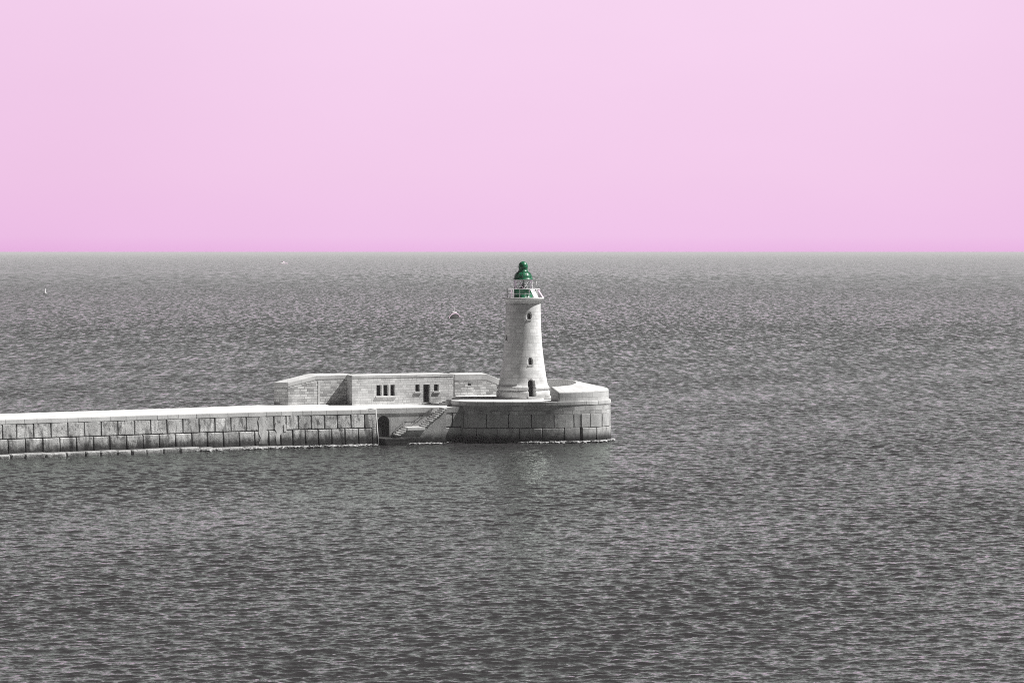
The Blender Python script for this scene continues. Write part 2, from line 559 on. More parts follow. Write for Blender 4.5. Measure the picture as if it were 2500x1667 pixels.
def foam_mat():
    m = bpy.data.materials.new('sea_foam')
    m.use_nodes = True
    t = NT(m.node_tree)
    pos = t.n('ShaderNodeNewGeometry').outputs['Position']
    a = t.noise(t.scale(pos, (2.4, 1.6, 3.0)), 1.0, 5.0, 0.7)
    tone = t.n('ShaderNodeAttribute', attribute_name='tone').outputs['Fac']
    k = t.rng(t.m('ADD', a, t.m('MULTIPLY', t.m('SUBTRACT', tone, 0.5), 0.5)), 0.45, 0.56, 0.0, 1.0)
    df = t.n('ShaderNodeBsdfDiffuse', {0: (0.43, 0.43, 0.43, 1)})
    tr = t.n('ShaderNodeBsdfTransparent')
    mx = t.n('ShaderNodeMixShader', {0: k, 1: tr, 2: df})
    t.n('ShaderNodeOutputMaterial', {0: mx})
    return m


M['foam'] = foam_mat()


# ------------------------------------------------------------------ the sea: one long sheet of wind waves
def build_sea():
    rng = np.random.default_rng(11)
    ys = [110.0]
    while ys[-1] < 82000.0:
        y = ys[-1]
        ys.append(y + (0.14 + 0.0006 * max(0, y - 160) if y < 1000 else max(0.66, (y - 900) * 0.0066)))
    ys = np.array(ys, dtype=np.float64)
    nu = 900
    u = np.concatenate([np.linspace(-0.5, -0.172, 26)[:-1], np.linspace(-0.172, 0.172, nu), np.linspace(0.172, 0.5, 26)[1:]])
    nx, ny = len(u), len(ys)
    N = 120
    lam = np.exp(rng.uniform(np.log(0.24), np.log(1.9), N))
    lam[:10] = [3.4, 2.6, 5, 2.9, 7, 2.4, 4, 2.7, 2.2, 3.6]
    slope = 0.035 * np.where(lam > 2.5, (2.5 / lam) ** 0.7, 1.0) * rng.uniform(0.5, 1.3, N)
    k = 2 * np.pi / lam
    amp = slope / k
    ang = rng.normal(0, 0.58, N) + 0.10            # spread about the direction towards the viewer
    dx, dy = np.sin(ang), -np.cos(ang)
    ph = rng.uniform(0, 2 * np.pi, N)
    co = np.empty((ny, nx, 3), dtype=np.float32)
    CH = 100
    for r0 in range(0, ny, CH):
        r1 = min(ny, r0 + CH)
        Yr = ys[r0:r1]
        Xg = (Yr[:, None] * u[None, :])
        Yg = np.repeat(Yr[:, None], nx, axis=1)
        h = np.zeros_like(Xg); ox = np.zeros_like(Xg); oy = np.zeros_like(Xg)
        if Yr[0] < 6000:
            dyr = np.gradient(ys)[r0:r1]
            grp = 0.92 + 0.20 * np.sin(Xg * 0.051 + Yg * 0.020 + 1.0 + np.sin(Yg * 0.017)) * np.sin(Yg * 0.043 - Xg * 0.023 + 2.0) \
                + 0.15 * np.sin(Xg * 0.13 - Yg * 0.06)
            for i in range(N):
                fade = np.clip(lam[i] / (2.6 * np.maximum(dyr, Yr * 0.344 / nu)) - 0.55, 0, 1)
                if fade.max() <= 0:
                    continue
                th = (k[i] * (dx[i] * Xg + dy[i] * Yg) + ph[i])
                a = amp[i] * fade[:, None]
                s, c = np.sin(th), np.cos(th)
                h += a * c
                ox -= 0.85 * a * dx[i] * s
                oy -= 0.85 * a * dy[i] * s
            h *= grp; ox *= grp; oy *= grp
        co[r0:r1, :, 0] = Xg + ox
        co[r0:r1, :, 1] = Yg + oy
        co[r0:r1, :, 2] = h
    me = bpy.data.meshes.new('sea')
    nv = nx * ny
    nf = (nx - 1) * (ny - 1)
    me.vertices.add(nv)
    me.vertices.foreach_set('co', co.reshape(-1))
    idx = np.arange(nv, dtype=np.int32).reshape(ny, nx)
    q = np.stack([idx[:-1, :-1], idx[:-1, 1:], idx[1:, 1:], idx[1:, :-1]], axis=-1).reshape(-1)
    me.loops.add(nf * 4)
    me.loops.foreach_set('vertex_index', q)
    me.polygons.add(nf)
    me.polygons.foreach_set('loop_start', np.arange(0, nf * 4, 4, dtype=np.int32))
    me.polygons.foreach_set('use_smooth', np.ones(nf, dtype=bool))
    me.update(calc_edges=True)
    me.materials.append(M['water'])
    o = bpy.data.objects.new('water', me)
    COL.objects.link(o)
    tag(o, 'dark rippled open sea reaching to the horizon', 'sea', kind='structure')
    print('sea verts', nv, ny)


build_sea()

# the hazy air over the water
hz = MB()
hz.box(-45000, 45000, -200, 84000, -8, 23.05)
hm = bpy.data.materials.new('sea_haze')
hm.use_nodes = True
t = NT(hm.node_tree)
pv = t.n('ShaderNodeVolumePrincipled', {'Color': (0.92, 0.92, 0.92, 1), 'Density': 7.0e-5, 'Anisotropy': 0.0})
t.n('ShaderNodeOutputMaterial', {'Volume': pv})
o = hz.build('haze', hm, weld=True)
tag(o, 'thin pale sea haze', 'haze', kind='stuff')

# ------------------------------------------------------------------ breakwater
DECK = 4.25
quay_path = Path([(-112, 326.0), (-56.56, 362.0), (-37.03, 375.0), (-25.3, 382.0), (-16.08, 386.2)])
bw_t = thing('breakwater', 'long low stone breakwater of big dark-jointed blocks with a pale flat deck', 'breakwater', (-40, 372, 0))


def part(mb, name, mat, parent, **kw):
    """mesh written in world coordinates, parented without moving"""
    o = mb.build(name, mat, None, **kw)
    o.parent = parent
    o.matrix_parent_inverse = (Matrix.LocRotScale(parent.location, parent.rotation_euler, None)).inverted()
    return o


# alcove geometry: back plane, then a forward plane that meets the round head
A0 = Vector((-16.10, 388.7))
at = Vector((0.940, 0.342)).normalized()
an = Vector((at.y, -at.x))
AL = 8.3
A1 = A0 + at * AL                                    # end of the recess
B0 = A1 + an * 0.6
B1 = B0 + at * 3.9
alc_path = Path([A0, A1])
fwd_path = Path([B0, B1])

# plan of the lower deck
front = [quay_path.pt(s, -0.25, 0)[:2] for s in np.linspace(0, quay_path.len - 0.3, 14)]
ein = quay_path.pt(quay_path.len - 0.3, -2.6, 0)[:2]
plan = front + [ein, tuple(A0 - an * 0.25 + at * 0.1), tuple(A1 - an * 0.25 + at * 0.25), tuple(B0 - an * 0.25 + at * 0.25), tuple(B1 - an * 0.25),
                (-2.0, 404.0), (-8.0, 407.6), (-22.0, 406.0), (-37.3, 391.0 + 0.6), (-56.6, 377.6), (-112, 340.5)]
core = MB()
core.prism(plan, -4.0, DECK - 0.02)
part(core, 'core', M['core'], bw_t)
dk = MB()
dk.prism(plan, DECK - 0.018, DECK)
part(dk, 'deck', M['deck'], bw_t)

UP = [-30, 5, 39.3, 81.2, 123.3, 164.3, 205.1, 246.2, 286.6, 327.4, 367.1, 406.3, 445.4, 484.9, 523.8, 562.5, 600.3, 641, 667.9, 697.5,
      727.4, 759.1, 791, 822.7, 855.8, 889]
LO = [-25, 17.6, 60, 102, 144, 184.5, 225.8, 265.7, 306.5, 347, 386.9, 426.2, 466, 504, 543, 581.6, 619.4, 653.5, 682.8, 712.3, 743.4,
      775, 807.6, 840, 873, 906.4]


def ss_from(path, pxs, lead, step):
    out = [path.hit(p) for p in pxs]
    out = [s for s in out if s is not None]
    pre = []
    s = out[0] - step
    while s > lead:
        pre.insert(0, s)
        s -= step
    return pre + out


up, lo = MB(), MB()
J = 0.06
us = ss_from(quay_path, UP, 2.0, 2.3) + [quay_path.len]
ls = ss_from(quay_path, LO, 2.0, 2.3)
BAT = 0.085
for a, b in zip(us, us[1:]):
    last = b == us[-1]
    block(up, quay_path, a + J, b - (0 if last else J), 2.16, 3.74, 0.0, 0.45, 0.05, BAT, lean1=0.17 if last else 0)
for a, b in zip(ls, ls[1:]):
    block(lo, quay_path, a + J, b - J, -2.2, 2.06, 0.02, 0.5, 0.06, BAT)
block(lo, quay_path, ls[-1] + J, quay_path.len + 0.17, -2.2, 2.155, 0.0, 0.5, 0.05, BAT, lean1=0.3)
part(up, 'upper_course', M['quay'], bw_t)
part(lo, 'lower_course', M['quay'], bw_t)
cp = MB()
s = 1.0
while s < quay_path.len - 0.2:
    w = random.choice((1.35, 1.5, 1.7, 2.0, 2.3, 2.6)) * (0.8 if s > 100 else 1)
    e_ = min(s + w, quay_path.len + 0.02)
    if quay_path.len - e_ < 0.7:
        e_ = quay_path.len + 0.02
    block(cp, quay_path, s + 0.008, e_ - 0.008, 3.76, DECK + 0.008, 0.03, 0.9, 0.03, BAT, rough=0.008)
    s = e_
part(cp, 'coping', M['coping'], bw_t)
# the turned end of the quay beside the alcove
endw = MB()
for (za, zb) in ((-2.2, 1.0), (1.02, 2.4), (2.42, 3.74), (3.76, DECK + 0.006)):
    p0 = Vector(quay_path.pt(quay_path.len, -0.02, 0)[:2])
    ff = lambda z_: 0.085 * (DECK - z_)
    q = []
    for z_ in (za, zb):
        a_ = p0 + at * (0.02 + ff(z_)) + an * 0.0
        q.append((a_, A0 + at * (0.03 + ff(z_) * 0.9), A0 - at * 0.7))
    pts = [(v.x, v.y) for v in q[0]]
    b_ = endw.add([(v.x, v.y, za) for v in q[0]] + [(v.x, v.y, zb) for v in q[1]])
    tn = random.uniform(0.55, 0.8)
    for i in range(3):
        j = (i + 1) % 3
        endw.face((b_ + i, b_ + j, b_ + 3 + j, b_ + 3 + i), None, tn)
    endw.face((b_ + 3, b_ + 4, b_ + 5), None, tn)
part(endw, 'end_wall', M['patch'], bw_t)

# rough footing that shows above the water on the left
ft = MB()
s = 2.0
fend = quay_path.hit(900)
fmid = quay_path.hit(470)
while s < fend:
    w = random.uniform(1.7, 2.6)
    zt = 0.50 if s < fmid else max(0.12, 0.42 - (s - fmid) * 0.014)
    block(ft, quay_path, s + 0.03, min(s + w, fend) - 0.03, -2.4, zt + random.uniform(-0.05, 0.06), 1.15 if s < fmid else max(0.7, 1.15 - (s - fmid) * 0.02), 1.3, 0.16, 0.02, rough=0.05, cell=0.35)
    s += w
part(ft, 'footing', M['footing'], bw_t)


def ragged(mb, path, outline, out, thick, batter=BAT):
    """irregular patch of render: outline = [(photo column, height)...]"""
    o_ = [(path.hit(px), zz) for px, zz in outline]
    f_ = [path.pt(s, out + batter * (DECK - zz), zz) for s, zz in o_]
    k_ = [path.pt(s, out - thick + batter * (DECK - zz), zz) for s, zz in o_]
    mb.poly(f_)
    for i in range(len(f_)):
        j = (i + 1) % len(f_)
        mb.poly([f_[j], f_[i], k_[i], k_[j]])


pt_ = MB()
ragged(pt_, quay_path, [(628, 0.62), (634, 1.3), (629, 1.9), (631, 2.6), (629, 3.3), (633, 3.73), (646, 3.74), (645, 3.1), (650, 2.4), (647, 2.0),
                        (650, 1.5), (648, 0.9), (650, 0.55)][::-1], 0.075, 0.12)
ragged(pt_, quay_path, [(672, 0.5), (670.5, 1.2), (673, 1.9), (668.5, 2.3), (672, 3.0), (684, 2.9), (689, 2.2), (686, 1.95), (681, 1.5), (680, 0.8), (681, 0.5)][::-1], 0.07, 0.12)
ragged(pt_, quay_path, [(691, 1.95), (691, 2.75), (697, 2.75), (697, 1.95)][::-1], 0.09, 0.14)
part(pt_, 'repair_patch', M['patch'], bw_t)

# alcove back wall with arched doorway
aw = MB()
ad_s = alc_path.hit(936.2)
LZ = 3.66
N_ = 1
b_ = None
wall = MB()
p0, p1 = A0 - at * 0.6, A1 + at * 0.25
q0, q1 = p0 - an * 0.9, p1 - an * 0.9
wall.prism([(p0.x, p0.y), (p1.x, p1.y), (q1.x, q1.y), (q0.x, q0.y)], -2.5, LZ)
wo = part(wall, 'alcove_wall', M['alcove'], bw_t, weld=True)


def arch_cutter(P0, T, Nn, w, z0, zs, d_out, d_in, seg=14):
    """prism with a round-arched outline; P0 plan point on the face, zs = spring height"""
    c = MB()
    out = [(-w / 2, z0), (w / 2, z0)] + [(w / 2 * math.cos(math.pi * k / seg), zs + w / 2 * math.sin(math.pi * k / seg)) for k in range(seg + 1)]
    n = len(out)
    f_ = [P0 + T * u for u, _ in out]
    a = [((p + Nn * d_out).x, (p + Nn * d_out).y, zz) for p, (_, zz) in zip(f_, out)]
    k_ = [((p - Nn * d_in).x, (p - Nn * d_in).y, zz) for p, (_, zz) in zip(f_, out)]
    b = c.add(a + k_)
    c.face(list(range(b, b + n)))
    c.face(list(reversed(range(b + n, b + 2 * n))))
    for i in range(n):
        j = (i + 1) % n
        c.face((b + j, b + i, b + n + i, b + n + j))
    return c


dp = alc_path.pt(ad_s, 0, 0)
dp = Vector(dp[:2])
wo_inv = wo.matrix_parent_inverse.copy()


def cut_world(o, cutters):
    """cut in world coordinates (children carry an inverse that keeps them in place)"""
    par, inv = o.parent, o.matrix_parent_inverse.copy()
    o.parent = None
    o.matrix_parent_inverse = Matrix()
    bpy.context.view_layer.update()
    cut(o, cutters)
    o.parent = par
    o.matrix_parent_inverse = inv


cut_world(wo, [arch_cutter(dp, at, an, 1.52, 0.82, 2.62, 0.5, 0.5)])
dr = MB()
c_ = arch_cutter(dp - an * 0.40, at, an, 1.50, 0.83, 2.62, 0.0, 0.06)
part(c_, 'arched_door', M['wood'], bw_t)
for k in range(7):
    u_ = -0.66 + k * 0.22
    a_ = dp - an * 0.395 + at * u_
    dr.box(-0.09, 0.09, -0.025, 0.0, 0.86, 2.62 + math.sqrt(max(0.0, 0.72 ** 2 - u_ * u_)) - 0.05,
           M=Matrix.Translation((a_.x, a_.y, 0)) @ Matrix.Rotation(math.atan2(at.y, at.x), 4, 'Z'))
o = part(dr, 'door_boards', M['wood'], bw_t)
ac = MB()
s = -0.3
while s < AL + 0.2:
    e_ = min(s + random.uniform(1.5, 2.4), AL + 0.24)
    if AL - e_ < 0.6:
        e_ = AL + 0.24
    pth = alc_path
    x0, x1 = s + 0.008, e_ - 0.008
    Mx = Matrix.Translation((A0.x, A0.y, 0)) @ Matrix.Rotation(math.atan2(at.y, at.x), 4, 'Z')
    ac.box(x0, x1, -0.10, 0.8, LZ + 0.003, DECK + 0.008, random.uniform(0.3, 0.6), Mx)
    s = e_
part(ac, 'alcove_coping', M['coping'], bw_t)
# forward wall right of the stairs
fw = MB()
for (a, b, za, zb) in ((0.0, 0.05, 0, 0),):
    pass
block(fw, fwd_path, 0.0, 0.95, 2.0, 3.62, 0.0, 0.5, 0.04)
block(fw, fwd_path, 1.12, 3.9, 2.0, 3.62, 0.0, 0.5, 0.04)
block(fw, fwd_path, 0.0, 3.9, -2.2, 1.86, 0.02, 0.5, 0.06)
block(fw, fwd_path, 0.0, 1.3, 3.65, DECK + 0.006, 0.03, 0.8, 0.03)
block(fw, fwd_path, 1.32, 3.9, 3.65, DECK + 0.006, 0.03, 0.8, 0.03)
part(fw, 'forward_wall', M['stair'], bw_t)

# ------------------------------------------------------------------ landing stairs
st = thing('stone_staircase', 'flight of pale stone steps climbing the quay wall beside the arched door', 'stairs', (A0.x, A0.y, 0), math.atan2(at.y, at.x))
SW = 1.7                                             # steps reach this far out from the wall
land = 2.06                                           # landing height
xs0 = alc_path.hit(984)
body = MB()
outline = []


def step(x0, x1, top, thick=0.2, o=0.0, tone=None):
    outline.append((x0 + 0.06, top - thick + 0.002)); outline.append((x1 + 0.06, top - thick + 0.002))
    yo = -SW - random.uniform(0.0, 0.06)
    tr = MB()
    b_ = 0
    tr.box(x0, x1 + 0.10, yo, -0.003, top - thick + random.uniform(0.004, 0.01), top, random.uniform(0.5, 0.75) if tone is None else tone)
    for i in range(b_, b_ + 8):                       # worn outer edge
        if tr.v[i][1] == yo and tr.v[i][2] == top:
            tr.v[i] = (tr.v[i][0], yo, top - 0.055)
    tr.build('tread', M['sill'], st)


nlow, run = 4, 0.31
for k in range(nlow):
    step(xs0 - (nlow - k) * run, xs0 - (nlow - k - 1) * run, land - (nlow - k) * 0.2, 0.16)
xl = xs0 + 2.1
step(xs0, xl, land, 0.36)
nup = 11
rise = (DECK + 0.0 - land) / (nup + 0.0)
runu = (AL - 0.12 - xl) / nup
for k in range(nup):
    step(xl + k * runu, xl + (k + 1) * runu, land + (k + 1) * rise - (0.0 if k < nup - 1 else -0.012), 0.17)
pf = [(outline[-1][0], -2.0), (outline[0][0], -2.0)] + outline
pf = pf[::-1]
nb = len(pf)
b_ = body.add([(x, -SW + 0.12, z_) for x, z_ in pf] + [(x, -0.004, z_) for x, z_ in pf])
body.face([b_ + i for i in reversed(range(nb))])
body.face([b_ + nb + i for i in range(nb)])
for i in range(nb):
    j = (i + 1) % nb
    body.face((b_ + i, b_ + j, b_ + nb + j, b_ + nb + i))
body.build('stair_body', M['stair'], st)
lp = MB()
lp.box(0.35, xs0 - 0.5, -SW - 0.5, -0.01, -2.0, 0.78)
lp.box(0.45, xs0 - 0.3, -SW - 0.8, -SW - 0.502, -2.0, 0.34)
lp.build('landing', M['stair'], st, bevel=0.05)

rl = thing('handrail', 'thin dark iron handrail fixed to the wall above the stone steps', 'handrail', (A0.x, A0.y, 0), math.atan2(at.y, at.x))


def apt(px, py, off=-0.16):
    s_ = alc_path.hit(px)
    p_ = alc_path.at(s_)[0]
    return Vector((s_, off, Z(py, p_.y)))


hp = [apt(956, 1058.5), apt(963, 1049), apt(986, 1029.6), apt(1008, 1029.6), apt(1050.5, 997.8), apt(1057, 997.8)]
r_ = MB()
for a, b in zip(hp, hp[1:]):
    r_.tube(a, b, 0.035)
r_.build('rail', M['iron'], rl)
for i, f in ((0, .9), (1, .9), (2, .15), (2, .85), (3, .1), (3, .55), (4, .5)):
    p_ = hp[i].lerp(hp[i + 1], f)
    k_ = MB()
    k_.tube(p_, p_ + Vector((-0.06, 0.0, -0.2)), 0.025)
    k_.tube(p_ + Vector((-0.06, 0.0, -0.2)), Vector((p_.x - 0.06, 0.01, p_.z - 0.2)), 0.025)
    k_.build('bracket', M['iron'], rl)

# ------------------------------------------------------------------ round mole head
HX, HY, HA, HB, HB2 = 2.32, 397.5, 9.62, 6.6, 10.0
HZ = 4.95


def head_pt(th, off=0.0):
    """th: 0 = towards the camera, +90 = right, 180 = behind"""
    s_, c_ = math.sin(th), math.cos(th)
    n = 2.25 if s_ >= 0 else 4.5
    x = math.copysign(abs(s_) ** (2 / n), s_)
    y = math.copysign(abs(c_) ** (2 / n), c_)
    bb = HB if c_ >= 0 else HB2
    return Vector((HX + (HA + off) * x, HY - (bb + off) * y))


def even(path_pts, d=0.35):
    P_ = Path(path_pts)
    k = int(P_.len / d)
    return Path([P_.at(P_.len * i / k)[0] for i in range(k + 1)])


head_path = even([head_pt(R(a)) for a in np.linspace(-150, 165, 400)])
hd = thing('mole_head', 'round stone head of the breakwater, shaded at left and sunlit at right', 'pier head', (HX, HY, 0))
full = [tuple(head_pt(R(a), -0.3)) for a in np.linspace(-180, 177, 120)]
c_ = MB(); c_.prism(full, -4, HZ - 0.02)
part(c_, 'core', M['core'], hd)
c_ = MB(); c_.prism(full, HZ - 0.018, HZ)
part(c_, 'deck', M['deck'], hd)
hc = MB()
s = 0.0
while s < head_path.len:
    e_ = min(s + random.uniform(1.4, 2.3), head_path.len)
    block(hc, head_path, s + 0.006, e_ - 0.006, 4.52, HZ + 0.006, 0.05, 0.9, 0.035, cell=0.4, rough=0.006)
    s = e_
part(hc, 'coping', M['parapet'], hd)
hbnd = MB()
n = int(head_path.len / 0.35)
for zi in range(1):
    b_ = len(hbnd.v)
    for i in range(n + 1):
        s_ = head_path.len * i / n
        hbnd.v.append(head_path.pt(s_, 0.0, 3.44)); hbnd.v.append(head_path.pt(s_, 0.0, 4.517))
    for i in range(n):
        s_, s2 = head_path.len * i / n, head_path.len * (i + 1) / n
        hbnd.face((b_ + 2 * i, b_ + 2 * i + 2, b_ + 2 * i + 3, b_ + 2 * i + 1), [(s_, 3.417), (s2, 3.417), (s2, 4.5), (s_, 4.5)], 0.5, True)
part(hbnd, 'masonry_band', M['head_band'], hd)


def joints(pxs):
    o_ = [head_path.hit(p) for p in pxs]
    pre, s_ = [], o_[0] - 2.0
    while s_ > 0:
        pre.insert(0, s_); s_ -= 2.0
    post, s_ = [], o_[-1] + 2.0
    while s_ < head_path.len:
        post.append(s_); s_ += 2.0
    return pre + o_ + post


hu, hl = MB(), MB()
cr_s = head_path.hit(1418.5)
for a, b in zip(*(lambda q: (q, q[1:]))(joints([1132, 1187, 1241, 1297, 1352.5, 1400.8, 1418.5, 1441.5, 1470]))):
    la = 0.16 if abs(a - cr_s) < 0.01 else 0
    lb = -0.16 if abs(b - cr_s) < 0.01 else 0
    block(hu, head_path, a + 0.05, b - 0.05, 1.84, 3.42, 0.02, 0.5, 0.04, cell=0.4, lean0=la, lean1=lb)
for a, b in zip(*(lambda q: (q, q[1:]))(joints([1109, 1163, 1213.6, 1268.6, 1324, 1377.5, 1418.5, 1456, 1479]))):
    la = 0.2 if abs(a - cr_s) < 0.01 else 0.04
    lb = 0.2 if abs(b - cr_s) < 0.01 else 0.04
    block(hl, head_path, a + la, b - lb, -2.5, 1.77, 0.06, 0.5, 0.05, cell=0.4)
part(hu, 'upper_course', M['head'], hd)
part(hl, 'lower_course', M['head'], hd)
ch = MB()
px_, tx_, nx_ = head_path.at(cr_s)
for k in range(34):                                   # mooring chain hanging in the cracked joint
    zc = 3.2 - k * 0.1
    a_ = px_ - nx_ * 0.06
    d_ = tx_ if k % 2 else nx_
    ch.tube((a_.x - d_.x * 0.03, a_.y - d_.y * 0.03, zc), (a_.x + d_.x * 0.03, a_.y + d_.y * 0.03, zc - 0.1), 0.03, 6)
part(ch, 'mooring_chain', M['iron'], hd)
# low terrace step around the tower
TX, TY = 1.36, 400.0
TZ = 5.10
tp = [(-7.0, 402.0), (-2.6, 400.2)] + [(TX + 3.46 * math.cos(a), TY + 3.46 * math.sin(a)) for a in np.linspace(R(178), R(318), 24)] + \
     [(4.75, 397.2), (6.4, 400.5), (6.0, 405.5), (-6.6, 406.0)]
c_ = MB(); c_.prism(tp, HZ - 0.1, TZ)
part(c_, 'terrace_step', M['deck'], hd)

# little steps up from the lower deck
ps = thing('deck_steps', 'short shaded stone steps from the lower deck to the round head', 'steps', (-8.5, 397.8, DECK))
for k in range(3):
    c_ = MB()
    c_.box(-8.9 + k * 0.42, -6.9, 396.9, 399.6, DECK + 0.002 + k * 0.18, DECK + (k + 1) * 0.18)
    part(c_, 'tread', M['parapet'], ps)

# ------------------------------------------------------------------ round parapet and back wall on the head
rp = thing('round_parapet', 'low curved parapet with a broad sloping pale top on the right of the mole head', 'parapet', (HX + 8, HY, HZ))
mb = MB()
ths = [R(a) for a in np.linspace(17.5, 208, 54)]
rows = []
for th in ths:
    f = (math.degrees(th) - 17.5) / 190.0
    outer = head_pt(th, -0.22)
    d_ = (Vector((HX + 0.5, HY + 1.5)) - outer).normalized()
    if th < R(60):
        d_ = d_.lerp(Vector((-0.35, 0.94)), 1.0 * (1 - (th - R(17.5)) / R(42.5))).normalized()
    w = 2.6 + 1.5 * math.sin(math.pi * min(1, f * 1.35)) - 1.0 * min(1, max(0, f - 0.5) * 3.0)
    inner = outer + d_ * w
    zo = 6.05 + 0.22 * min(1, f * 2.4) + 0.5 * max(0, f - 0.45)
    zi = 6.66 + 0.50 * min(1, f * 2.2)
    rows.append((outer, inner, zo, zi))
b_ = len(mb.v)
u_ = 0.0
us_ = []
for i, (o1, i1, zo, zi) in enumerate(rows):
    if i:
        u_ += (o1 - rows[i - 1][0]).length
    us_.append(u_)
    mb.v += [(o1.x, o1.y, HZ - 0.05), (o1.x, o1.y, zo), (i1.x, i1.y, zi), (i1.x, i1.y, HZ - 0.05)]
for i in range(len(rows) - 1):
    a, c = b_ + 4 * i, b_ + 4 * i + 4
    zo, zi = rows[i][2], rows[i][3]
    mb.face((a, c, c + 1, a + 1), [(us_[i], 5), (us_[i + 1], 5), (us_[i + 1], zo), (us_[i], zo)])
    mb.face((a + 1, c + 1, c + 2, a + 2), [(us_[i], 20), (us_[i + 1], 20), (us_[i + 1], 20.4), (us_[i], 20.4)])
    mb.face((a + 2, c + 2, c + 3, a + 3), [(us_[i], zi), (us_[i + 1], zi), (us_[i + 1], 5), (us_[i], 5)])
mb.face((b_, b_ + 1, b_ + 2, b_ + 3))
e_ = b_ + 4 * (len(rows) - 1)
mb.face((e_ + 3, e_ + 2, e_ + 1, e_))
o = part(mb, 'parapet_wall', M['parapet'], rp, bevel=0.16)

bp = thing('back_parapet', 'tall rear parapet wall left of the lighthouse, its top stepping down to the tower', 'parapet', (-4, 405, TZ))
w0, w1 = Vector((-7.05, 403.2)), Vector((0.6, 406.4))
wt = (w1 - w0).normalized()
wn = Vector((wt.y, -wt.x))
WL = (w1 - w0).length
prof = [(0, 7.76), (4.25, 7.76), (6.3, 6.95), (WL, 6.95)]


def sloped_wall(mb, base0, T, Nn, prof, zb, th, over=0.0, drop=0.0, ztoff=0.0):
    for (xa, za), (xb, zb2) in zip(prof, prof[1:]):
        pa, pb = base0 + T * xa + Nn * over, base0 + T * xb + Nn * over
        qa, qb = base0 + T * xa - Nn * th, base0 + T * xb - Nn * th
        low_a = zb if zb is not None else za - drop
        low_b = zb if zb is not None else zb2 - drop
        ta, tb = za + ztoff, zb2 + ztoff
        b = mb.add([(pa.x, pa.y, low_a), (pb.x, pb.y, low_b), (pb.x, pb.y, tb), (pa.x, pa.y, ta),
                    (qa.x, qa.y, low_a), (qb.x, qb.y, low_b), (qb.x, qb.y, tb + 0.1), (qa.x, qa.y, ta + 0.1)])
        mb.face((b, b + 1, b + 2, b + 3), [(xa, low_a), (xb, low_b), (xb, tb), (xa, ta)])
        mb.face((b + 3, b + 2, b + 6, b + 7), [(xa, 30), (xb, 30), (xb, 31), (xa, 31)])
        mb.face((b + 5, b + 4, b + 7, b + 6), [(xb, low_b), (xa, low_a), (xa, ta), (xb, tb)])
        mb.face((b + 1, b, b + 4, b + 5))
        if (xa, za) == prof[0]:
            mb.face((b + 4, b, b + 3, b + 7), [(-th, low_a), (0, low_a), (0, ta), (-th, ta)])
        if (xb, zb2) == prof[-1]:
            mb.face((b + 1, b + 5, b + 6, b + 2), [(0, low_b), (th, low_b), (th, tb), (0, tb)])


mb = MB(); sloped_wall(mb, w0, wt, wn, [(x, z_ - 0.78) for x, z_ in prof], TZ - 0.2, 1.9)
part(mb, 'wall', M['rubble'], bp)
mb = MB(); sloped_wall(mb, w0, wt, wn, prof, None, 1.95, 0.03, 0.775)
part(mb, 'coping', M['smooth'], bp, bevel=0.06)
vt = MB()
v0 = w0 + wt * 1.95
vt.box(-0.19, 0.19, -0.012, 0.02, 6.38, 6.6, M=Matrix.Translation((v0.x, v0.y, 0)) @ Matrix.Rotation(math.atan2(wt.y, wt.x), 4, 'Z'))
part(vt, 'wall_vent', M['dark'], bp)

# wing wall left of the house
ww = thing('wing_wall', 'stone wing wall left of the guardhouse, its coping sloping down to a rounded end', 'wall', (-24, 399, DECK))
W0, W1 = Vector((-27.2, 397.3)), Vector((-19.4, 400.75))
vt_ = (W1 - W0).normalized()
vn_ = Vector((vt_.y, -vt_.x))
VL = (W1 - W0).length


def wing(mb, zb, dz, grow=0.0, coping=False):
    base = [W0 + vn_ * grow, W1 + vn_ * grow, W1 - vn_ * 3.1, W0 + vt_ * 0.6 - vn_ * (3.1), W0 - vt_ * 0.55 - vn_ * (2.45 + grow), W0 - vt_ * (1.35 + grow) - vn_ * 1.25]
    mid = [W0 + vt_ * 3.75 + vn_ * grow, W0 + vt_ * 3.75 - vn_ * 3.1]
    zl = lambda p: 6.98 + (7.84 - 6.98) * max(0, min(1, ((p - W0).dot(vt_) + 0.1) / 3.85)) + 0.05 * max(0, -(p - W0).dot(vn_)) / 3.1
    ring1 = [base[0], mid[0], mid[1], base[3], base[4], base[5]]
    ring2 = [mid[0], base[1], base[2], mid[1]]
    for ring_, open_ in ((ring1, 1), (ring2, 3)):
        n = len(ring_)
        lo_ = [(p.x, p.y, zb if not coping else zl(p) - dz) for p in ring_]
        hi_ = [(p.x, p.y, zl(p) - (0 if coping else dz)) for p in ring_]
        b = mb.add(lo_ + hi_)
        for i in range(n):
            if i == open_:
                continue
            j = (i + 1) % n
            uu = [(p - W0).dot(vt_) + 0.6 * (p - W0).dot(vn_) for p in (ring_[i], ring_[j])]
            mb.face((b + i, b + j, b + n + j, b + n + i), [(uu[0], lo_[i][2]), (uu[1], lo_[j][2]), (uu[1], hi_[j][2]), (uu[0], hi_[i][2])])
        mb.face([b + n + i for i in range(n)], [(p.x, p.y + 50) for p in ring_])
        mb.face([b + i for i in reversed(range(n))])


